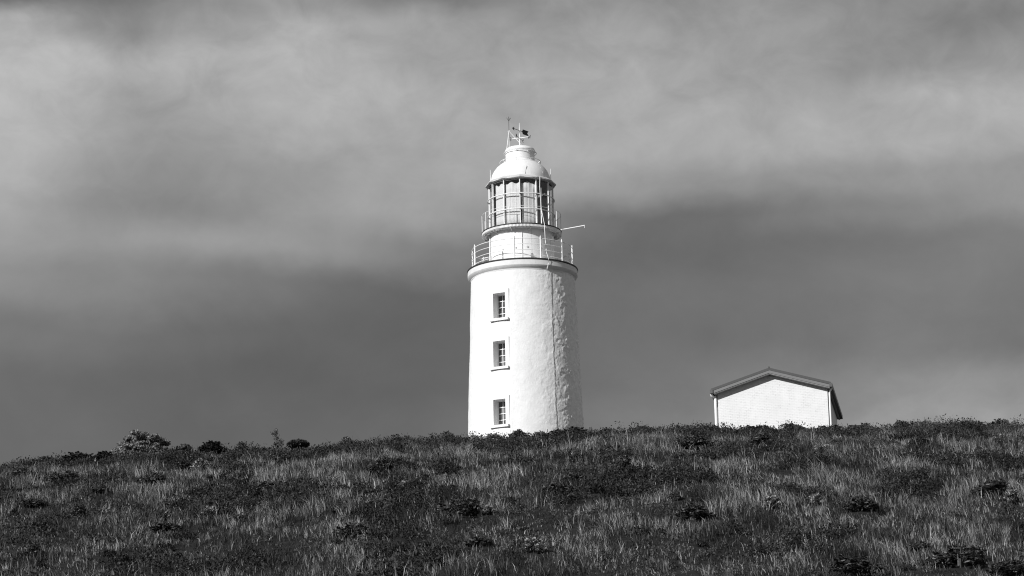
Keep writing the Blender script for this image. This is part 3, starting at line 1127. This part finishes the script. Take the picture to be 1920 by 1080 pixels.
# on the slope
SLOPE = [
    ('dark', 285, 912, 64, 26, 'dark shrub on the left slope below the mid grey shrubs'),
    ('dark', 187, 925, 50, 18, 'small dark shrub on the left slope left of centre height'),
    ('pale', 379, 885, 42, 22, 'pale leaved shrub on the left slope below the darkest rounded shrub'),
    ('dark', 345, 884, 60, 20, 'dark shrub beside the pale leaved shrub on the left slope'),
    ('pale', 318, 974, 30, 16, 'small pale shrub low on the left slope above the long dark patch'),
    ('dark', 310, 996, 76, 18, 'long low dark shrub on the lower left slope'),
    ('pale', 394, 966, 34, 16, 'pale straw like shrub on the lower left slope'),
    ('dark', 428, 966, 46, 16, 'dark shrub touching the pale straw like shrub'),
    ('dark', 505, 925, 74, 24, 'broad dark shrub on the slope below the spindly sapling'),
    ('dark', 520, 868, 60, 18, 'dark shrub just below the spindly sapling'),
    ('dark', 722, 884, 66, 24, 'dark shrub on the middle slope below the grey crest shrubs'),
    ('pale', 756, 918, 26, 14, 'tiny pale shrub in the grass left of the lighthouse'),
    ('dark', 660, 1010, 84, 28, 'large dark shrub near the bottom left of the middle slope'),
    ('dark', 862, 968, 96, 32, 'largest dark shrub in the middle of the slope'),
    ('dark', 898, 1024, 66, 20, 'low dark shrub near the bottom centre'),
    ('pale', 1002, 1036, 48, 22, 'pale flowering shrub near the bottom centre'),
    ('pale', 915, 966, 34, 18, 'pale leafy shrub at the right end of the largest dark shrub'),
    ('dark', 1046, 926, 80, 24, 'dark shrub on the slope below the wall cable'),
    ('dark', 1165, 884, 48, 28, 'compact dark shrub on the slope right of the lighthouse'),
    ('dark', 1078, 904, 60, 20, 'flat dark shrub left of the compact dark shrub'),
    ('dark', 1300, 975, 80, 26, 'broad dark shrub on the lower slope below the shed'),
    ('dark', 1265, 938, 34, 18, 'small dark shrub above the broad one on the lower slope'),
    ('dark', 1426, 838, 66, 22, 'dark shrub on the upper slope under the shed'),
    ('pale', 1540, 852, 46, 18, 'white leaved shrub on the upper slope under the shed right corner'),
    ('pale', 1450, 954, 44, 20, 'white leaved shrub on the lower slope below the shed'),
    ('pale', 1531, 948, 32, 20, 'white leaved shrub with a dark shrub right behind it'),
    ('dark', 1527, 932, 32, 22, 'small dark shrub right behind a white leaved one'),
    ('dark', 1612, 958, 74, 32, 'dark shrub on the right slope right of the two white leaved shrubs'),
    ('dark', 1716, 926, 56, 26, 'dark shrub on the right slope below the compact crest shrub'),
    ('dark', 1706, 868, 72, 24, 'broad dark shrub on the upper right slope'),
    ('dark', 1724, 842, 66, 20, 'dark shrub just under the right crest'),
    ('black', 1764, 816, 34, 15, 'very small black looking shrub just under the right crest'),
    ('dark', 1815, 826, 30, 14, 'very small dark shrub under the rightmost rounded shrub'),
    ('dark', 1858, 930, 100, 26, 'long dark shrub on the slope at the right edge'),
    ('pale', 1895, 946, 50, 26, 'pale grey shrub below the long dark one at the right edge'),
    ('dark', 1600, 1078, 120, 32, 'large dark shrub at the bottom edge right of centre'),
    ('dark', 1800, 1062, 130, 36, 'largest dark shrub in the bottom right corner'),
    ('dark', 1720, 1036, 56, 22, 'dark shrub up and left of the largest bottom right one'),
    ('dark', 1890, 1078, 90, 30, 'dark shrub filling the bottom right corner'),
    ('dark', 60, 1048, 60, 26, 'dark shrub near the bottom left corner'),
    ('dark', 225, 1058, 50, 22, 'dark shrub on the bottom edge right of the left corner'),
    ('dark', 60, 952, 70, 20, 'dark shrub on the slope at the left edge'),
    ('dark', 150, 968, 50, 20, 'dark shrub with pale twigs in front on the left slope'),
    ('mid', 120, 905, 70, 22, 'leafy grey shrub on the upper left slope'),
    ('mid', 35, 898, 60, 22, 'leafy grey shrub on the upper slope at the left edge'),
]
for a in SLOPE:
    shrub(*a)

# flat topped pale tree on the left crest
def flat_tree(px, py, wpx, hpx):
    d = ray(px, py)
    y = 121.0
    x = y * d.x / d.y
    z = float(terrain(x, y)) - 0.05
    dist = Vector((x, y, z)).dot(F_)
    w = wpx / FPX * dist
    dt = ray(px, py - hpx)
    h = y * dt.z / dt.y - z
    t = thing('flat_topped_tree', 'low wind shaped tree with pale flat topped crown and visible branches, left crest', 'tree', (x, y, z))
    r = random.Random(5)
    s = MB()
    clumps = []
    for i in range(15):
        f = -0.46 + 0.92 * (i + 0.5) / 15
        # outline: slopes down to the left, flat on top, abrupt on the right
        top = h * (0.45 + 0.5 * min(1, (f + 0.5) / 0.32)) if f < -0.15 else h * (1.0 if f < 0.3 else 0.93)
        if f > 0.42: top = h * 0.80
        ex_, ey_ = f * w, r.uniform(-0.28, 0.28) * w
        x0 = f * 0.35 * w
        mid = (x0 + (ex_ - x0) * 0.45, ey_ * 0.4, top * 0.5)
        s.tube([(x0 * 0.8, 0, -0.1), mid, (ex_, ey_, top * 0.9)], 0.035, 5, r2=0.012)
        for q in range(3):
            s.tube([mid, (ex_ + r.uniform(-0.25, 0.25), ey_ + r.uniform(-.3, .3), top * r.uniform(0.72, 0.93))], 0.016, 4, r2=0.007)
        for q in range(5):
            clumps.append((ex_ + r.uniform(-0.16, 0.16) * w * 0.5, ey_ + r.uniform(-0.2, 0.2) * w * 0.6, top * r.uniform(0.8, 1.0), r.uniform(0.13, 0.24)))
        for q in range(3):
            clumps.append((ex_ * 0.9 + r.uniform(-.15, .15), -abs(r.uniform(0.05, 0.3)) * w, top * r.uniform(0.35, 0.75), r.uniform(0.08, 0.17)))
        if f < -0.1:
            for q in range(4):
                clumps.append((ex_ + r.uniform(-.1, .1), -abs(r.uniform(0.1, 0.3)) * w, top * r.uniform(0.25, 0.7), r.uniform(0.10, 0.2)))
    s.build('branches', M_bark, t)
    g = np.random.default_rng(9)
    c = np.array(clumps)
    n = 19000
    k = g.integers(0, len(c), n)
    dd = g.normal(0, 1, (n, 3))
    dd /= np.linalg.norm(dd, axis=1, keepdims=True)
    P = c[k, :3] + dd * (c[k, 3] * g.uniform(0.5, 1.1, n))[:, None] * np.array([1.15, 1.15, 0.55])
    tone = np.where(g.random(n) < 0.62, g.uniform(0.35, 1.0, n), g.uniform(0, 0.3, n))
    co, q, tn = leaf_cloud(P, dd + np.array([0, 0, 0.6]), 0.05, 1.6, 0.3, tone, 3)
    o = bpy.data.objects.new('crown', raw_mesh('crown', co, q, tone=tn, mat=M_treeleaf))
    C.objects.link(o)
    o.parent = t


M_treeleaf = leaf_mat('silvery_leaves', 0.035, 0.36, 0.5, 0.2, 0.4)
flat_tree(260, 852, 102, 37)


def small_plant(name, label, cat, px, py, hpx, kind):
    d = ray(px, py)
    y = 118.5
    x = y * d.x / d.y
    z = float(terrain(x, y)) - 0.05
    dt = ray(px, py - hpx)
    h = y * dt.z / dt.y - z
    t = thing(name, label, cat, (x, y, z))
    r = random.Random(3)
    g = np.random.default_rng(4)
    s = MB()
    P = []
    if kind == 'sapling':
        s.tube([(0, 0, -0.1), (0.03, 0, h * 0.5), (-0.02, 0, h)], 0.022, 5, r2=0.008)
        for i in range(16):
            z0 = h * r.uniform(0.15, 0.8)
            a = r.uniform(0, 6.28)
            L = r.uniform(0.12, 0.32)
            e = Vector((L * math.cos(a), L * math.sin(a) * 0.7, z0 + L * 0.9))
            if i < 4: e = Vector((0.25 + 0.04 * i, 0.1 * i - 0.2, h * (0.25 + 0.13 * i)))
            s.tube([(0, 0, z0), e], 0.011, 4, r2=0.005)
            for q in range(26):
                t_ = r.uniform(0.35, 1.08)
                P.append((e.x * t_ + r.gauss(0, 0.03), e.y * t_ + r.gauss(0, 0.03), z0 + (e.z - z0) * t_ + r.gauss(0, 0.03)))
        for q in range(60):
            P.append((r.gauss(0, 0.06), r.gauss(0, 0.06), h * r.uniform(0.65, 1.05)))
        tone = g.random(len(P)) ** 1.2
        mt = M_mid
    else:
        w = 0.52
        for i in range(12):
            a = r.uniform(0, 6.28)
            R = w * r.uniform(0.2, 0.9)
            s.tube([(0, 0, -0.1), (R * 0.3 * math.cos(a), R * 0.3 * math.sin(a), h * 0.35), (R * math.cos(a), R * math.sin(a), h * 0.75)], 0.018, 5, r2=0.006)
        for q in range(2200):
            a, R = r.uniform(0, 6.28), w * math.sqrt(r.random())
            e = math.sqrt(max(0, 1 - (R / w) ** 2))
            P.append((R * math.cos(a), R * math.sin(a), h - 0.28 + e * r.uniform(-0.15, 0.22) + r.gauss(0, 0.012)))
        P_ = np.array(P)
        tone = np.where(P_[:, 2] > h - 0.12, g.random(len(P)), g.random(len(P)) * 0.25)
        mt = M_mid2
    s.build('stem', M_bark, t)
    P = np.array(P)
    co, q, tn = leaf_cloud(P, g.normal(0, 1, P.shape) + np.array([0, 0, 0.4]), 0.045, 1.8, 0.6, tone, 8)
    o = bpy.data.objects.new('foliage', raw_mesh('foliage', co, q, tone=tn, mat=mt))
    C.objects.link(o)
    o.parent = t


M_mid2 = leaf_mat('dusky_leaves', 0.012, 0.12, 0.5, 0.2, 0.3)
small_plant('sapling', 'thin spindly sapling with tufted leaves standing on the left crest', 'sapling', 516, 846, 39, 'sapling')
small_plant('umbrella_shrub', 'dark umbrella shaped shrub on a bare stem right of the spindly sapling', 'shrub', 559, 844, 22, 'umbrella')

# bleached twigs of dead bushes
def dead_bush(px, py, size, label, seed):
    x, y, z = hit(px, py)
    t = thing('dead_bush', label, 'dead bush', (x, y, z - 0.05), 0, 'bleached dead bushes in the grass')
    r = random.Random(seed)
    s = MB()
    for i in range(7):
        p = Vector((r.uniform(-.1, .1), r.uniform(-.1, .1), 0))
        d = Vector((r.uniform(-0.9, 0.9), r.uniform(-0.5, 0.5), r.uniform(0.5, 1.0)))
        pts = [p]
        for q in range(4):
            d = (d + Vector((r.uniform(-.5, .5), r.uniform(-.5, .5), r.uniform(-.25, .3)))).normalized()
            pts.append(pts[-1] + d * size * r.uniform(0.2, 0.32))
            if q:
                e = (d + Vector((r.uniform(-1, 1), r.uniform(-1, 1), r.uniform(-.2, .6)))).normalized()
                s.tube([pts[-1], pts[-1] + e * size * 0.22], 0.006, 4, r2=0.003)
        s.tube(pts, 0.010, 5, r2=0.004)
    s.build('twigs', M_deadwood, t)


for px, py, sz, lb_ in ((272, 884, 0.75, 'bleached dead bush on the upper left slope below the flat topped tree'),
                        (300, 892, 0.7, 'bleached dead bush just right of another, upper left slope'),
                        (195, 962, 0.6, 'bleached twigs lying on the dark shrub of the left slope'),
                        (345, 1068, 0.6, 'bleached dead bush near the bottom edge on the left'),
                        (930, 940, 0.7, 'forked bleached twigs at the largest dark shrub in the middle'),
                        (1636, 1030, 0.5, 'bleached twigs low on the right slope'),
                        (1755, 1034, 0.75, 'bleached dead bush above the bottom right corner')):
    dead_bush(px, py, sz * 0.62, lb_, int(px))

# ------------------------------------------------------------------ grass and heath (nobody could count them)
def scatter(density, y0, y1, half0=0.235, pad=3.0):
    n = int(density * half0 * (y1 ** 2 - y0 ** 2) + density * 2 * pad * (y1 - y0))
    y = np.sqrt(rng.uniform(y0 ** 2, y1 ** 2, n))
    x = rng.uniform(-1, 1, n) * (half0 * y + pad)
    return x, y


def shrub_mask(x, y, k=1.0):
    m = np.ones(len(x), bool)
    for sx, sy, sr in SHRUB_SPOTS:
        dy = y - sy
        dy = np.where(dy < 0, dy * sr / (sr + 0.6), dy)    # shorter growth on the downhill side
        m &= ((x - sx) ** 2 + dy ** 2) > (sr * k) ** 2
    return m


x, y = scatter(210, 58, 126)
pn = fbm(x / 2.2, y / 3.2, 61, 4)                       # grass or heath
keepg = (rng.random(len(x)) < np.clip((pn - 0.36) / 0.14, 0.65, 1.0)) & shrub_mask(x, y, 0.6)
crest = np.clip((y - 112) / 8, 0, 1)
keepg &= rng.random(len(x)) > 0.72 * crest
def scrub_field(x, y):
    return fbm(x / 2.4 + 9.3, y / 4.2 + 2.1, 133, 4, 0.55)


sf = scrub_field(x, y) + 0.11 * np.clip((y - 103) / 11, 0, 1)
keepg &= rng.random(len(x)) > 0.8 * np.clip((sf - 0.56) / 0.05, 0, 1)
x, y, pn = x[keepg], y[keepg], pn[keepg]
n = len(x)
# tussocks: draw blades towards shared roots
tx, ty = np.round(x / 0.38) * 0.38, np.round(y / 0.38) * 0.38
jx = (vnoise(tx * 7.7, ty * 9.1, 77) - 0.5) * 0.3
jy = (vnoise(tx * 8.3, ty * 6.7, 78) - 0.5) * 0.3
pull = 0.55 * (rng.random(n) < 0.6)
x2, y2 = x + (tx + jx - x) * pull, y + (ty + jy - y) * pull
z = terrain(x2, y2) - 0.03
hn = fbm(x2 / 1.1, y2 / 1.4, 91, 3)
h = (0.11 + 0.43 * np.clip(hn * 1.3 - 0.15, 0, 1) ** 1.2) * rng.uniform(0.4, 1.3, n) * np.clip((pn - 0.25) / 0.2, 0.55, 1.1)
tall = rng.random(n) < 0.012
h = np.where(tall, h * 1.7, h)
wd = rng.uniform(0.006, 0.013, n) * np.where(tall, 0.7, 1)
lean_dir = 2 * PI * vnoise(tx * 3.1, ty * 2.7, 55) * 2 + rng.normal(0, 0.9, n)
lean = np.abs(rng.normal(0.36, 0.34, n)) + 0.25 * (rng.random(n) < 0.12)
# the whole sward bends a little with the prevailing wind
lx, ly = np.cos(lean_dir) * lean - 0.10, np.sin(lean_dir) * lean
fd = rng.uniform(0, PI, n)
wx, wy = np.cos(fd) * wd, np.sin(fd) * wd
root = np.stack([x2, y2, z], 1)
mid = root + np.stack([lx * 0.32 * h, ly * 0.32 * h, 0.55 * h], 1)
tipz = np.clip(1.0 - 0.45 * (lx ** 2 + ly ** 2), 0.35, 1)
tip = root + np.stack([lx * h, ly * h, tipz * h], 1)
wv = np.stack([wx, wy, np.zeros(n)], 1)
co = np.stack([root - wv, root + wv, mid + wv * 0.8, mid - wv * 0.8, tip], 1).reshape(-1, 3)
b = np.arange(n)[:, None] * 5
quads = b + np.array([[0, 1, 2, 3]])
tris = b + np.array([[3, 2, 4]])
tonep = fbm(x2 / 1.6, y2 / 2.4, 101, 4)
tone = 1.0 * rng.beta(0.8, 4.4, n) * (0.25 + 2.1 * np.clip((tonep - 0.34) / 0.36, 0, 1) ** 1.3)
tone = np.where(rng.random(n) < 0.07 * np.clip((tonep - 0.3) / 0.2, 0.25, 2), rng.uniform(0.5, 1.0, n), tone)
tone = np.clip(tone, 0, 1)
cell = vnoise(np.round(x2 / 0.13) * 7.13, np.round(y2 / 0.22) * 5.71, 201)     # each tuft has its own shade
tone = np.clip(tone * np.exp(1.9 * (cell - 0.5)) * 1.3, 0, 1)
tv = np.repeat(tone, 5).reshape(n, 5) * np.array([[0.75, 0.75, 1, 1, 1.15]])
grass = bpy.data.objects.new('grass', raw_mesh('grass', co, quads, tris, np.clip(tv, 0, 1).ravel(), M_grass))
C.objects.link(grass)
tag(grass, 'long dry grass with pale blades covering the whole hillside', 'grass', kind='stuff')

# pale tussocks: fans of long dead blades
x, y = scatter(0.30, 60, 121)
tk = (fbm(x / 1.6, y / 2.4, 101, 4) > 0.42) & (scrub_field(x, y) < 0.58) & shrub_mask(x, y, 0.9)
x, y = x[tk], y[tk]
n, L = len(x), 46
sz = rng.uniform(0.16, 0.44, n)
z = terrain(x, y) - 0.02
a = rng.uniform(0, 2 * PI, (n, L))
ln = np.abs(rng.normal(0, 0.45, (n, L)))
h = sz[:, None] * rng.uniform(0.5, 1.2, (n, L))
off = rng.normal(0, 0.06, (n, L, 2))
root = np.stack([x[:, None] + off[:, :, 0], y[:, None] + off[:, :, 1], np.repeat(z[:, None], L, 1)], 2).reshape(-1, 3)
lx, ly = ((np.cos(a) * ln - 0.12) * h).ravel(), (np.sin(a) * ln * h).ravel()
hz = (h * np.clip(1 - 0.4 * ln ** 2, 0.4, 1)).ravel()
fd = rng.uniform(0, PI, n * L)
wv = np.stack([np.cos(fd), np.sin(fd), fd * 0], 1) * rng.uniform(0.005, 0.011, n * L)[:, None]
mid = root + np.stack([lx * 0.34, ly * 0.34, hz * 0.56], 1)
tip = root + np.stack([lx, ly, hz], 1)
co = np.stack([root - wv, root + wv, mid + wv * 0.8, mid - wv * 0.8, tip], 1).reshape(-1, 3)
b = np.arange(n * L)[:, None] * 5
tone = np.clip(np.repeat(rng.uniform(0.22, 0.8, n), L) * rng.uniform(0.3, 1.5, n * L), 0, 1)
tuss = bpy.data.objects.new('grass_tussocks', raw_mesh('grass_tussocks', co, b + np.array([[0, 1, 2, 3]]), b + np.array([[3, 2, 4]]), np.repeat(tone, 5), M_grass))
C.objects.link(tuss)
tag(tuss, 'pale tussocks of long dead grass scattered over the slope', 'grass', kind='stuff')

# flowering stalks against the sky
x, y = scatter(0.22, 110, 124)
n = len(x)
z = terrain(x, y)
h = rng.uniform(0.3, 0.75, n)
lx, ly = rng.normal(0.02, 0.13, n), rng.normal(0, 0.1, n)
root = np.stack([x, y, z], 1)
tip = root + np.stack([lx * h, ly * h, h], 1)
wv = np.stack([np.full(n, 0.0045), np.zeros(n), np.zeros(n)], 1)
hd = root + (tip - root) * 0.86
co = np.stack([root - wv, root + wv, hd + wv, hd - wv, hd - wv * 2.2, hd + wv * 2.2, tip], 1).reshape(-1, 3)
b = np.arange(n)[:, None] * 7
stalks = bpy.data.objects.new('grass_stalks', raw_mesh('grass_stalks', co, b + np.array([[0, 1, 2, 3]]), b + np.array([[4, 5, 6]]), np.repeat(rng.uniform(0.05, 0.5, n), 7), M_grass))
C.objects.link(stalks)
tag(stalks, 'thin seed stalks standing up along the crest against the sky', 'grass', kind='stuff')

# heath and scrub: clumps of small leaves filling the gaps and thick along the crest
def leaf_clumps(name, x, y, cr, ch, L, leaf, mat, ct, label, seed, fleck=0.04):
    n = len(x)
    dd = rng.normal(0, 1, (n, L, 3))
    dd /= np.linalg.norm(dd, axis=2, keepdims=True)
    dd[:, :, 2] = np.abs(dd[:, :, 2])
    rr = rng.uniform(0.5, 1.12, (n, L, 1))
    P = np.stack([x, y, terrain(x, y)], 1)[:, None, :] + dd * rr * np.stack([cr, cr, ch], 1)[:, None, :]
    lt = np.clip(ct[:, None] * rng.uniform(0.4, 1.6, (n, L)) + (rng.random((n, L)) < fleck) * 0.6, 0, 1)
    co, q, tn = leaf_cloud(P.reshape(-1, 3), dd.reshape(-1, 3), leaf, 1.9, 0.6, lt.ravel(), seed)
    o = bpy.data.objects.new(name, raw_mesh(name, co, q, tone=tn, mat=mat))
    C.objects.link(o)
    return tag(o, label, 'ground cover', kind='stuff')


x, y = scatter(2.0, 58, 116)
pn = fbm(x / 2.2, y / 3.2, 61, 4)
kp = (rng.random(len(x)) < np.clip((0.53 - pn) / 0.12, 0.08, 1.0)) & shrub_mask(x, y, 0.6)
x, y = x[kp], y[kp]
cr = rng.uniform(0.14, 0.34, len(x))
leaf_clumps('heath', x, y, cr, cr * rng.uniform(0.6, 1.2, len(x)), 46, 0.034, M_heath, rng.beta(1.3, 3.0, len(x)),
            'low heath of small leaves between the grass of the slope', 12)

x, y = scatter(2.6, 60, 121)
sf = scrub_field(x, y) + 0.11 * np.clip((y - 103) / 11, 0, 1)
kp = ((sf > 0.58) | (rng.random(len(x)) < 0.06)) & shrub_mask(x, y, 0.5)
x, y, sf = x[kp], y[kp], sf[kp]
cr = rng.uniform(0.2, 0.5, len(x)) * np.clip(0.75 + 3.0 * (sf - 0.53), 0.7, 1.25)
leaf_clumps('scrub', x, y, cr, cr * rng.uniform(0.6, 1.15, len(x)), 170, 0.045, M_scrub, rng.beta(1.1, 3.2, len(x)),
            'dark leafy scrub spreading in patches through the grass', 13, 0.03)

x, y = scatter(3.6, 114.5, 123.5)
kp = shrub_mask(x, y, 0.75)
x, y = x[kp], y[kp]
big = vnoise(x / 0.9, y / 1.5, 151)
cr = rng.uniform(0.16, 0.36, len(x)) * (0.6 + 1.0 * big)
leaf_clumps('crest_heath', x, y, cr, cr * rng.uniform(0.7, 1.2, len(x)) * (0.75 + 0.7 * big), 90, 0.05, M_heath, 0.55 * vnoise(x / 0.6, y / 0.8, 161) ** 1.5 + rng.beta(1.1, 6, len(x)) * 0.5,
            'thick leafy heath lining the crest of the hill', 14, 0.03)
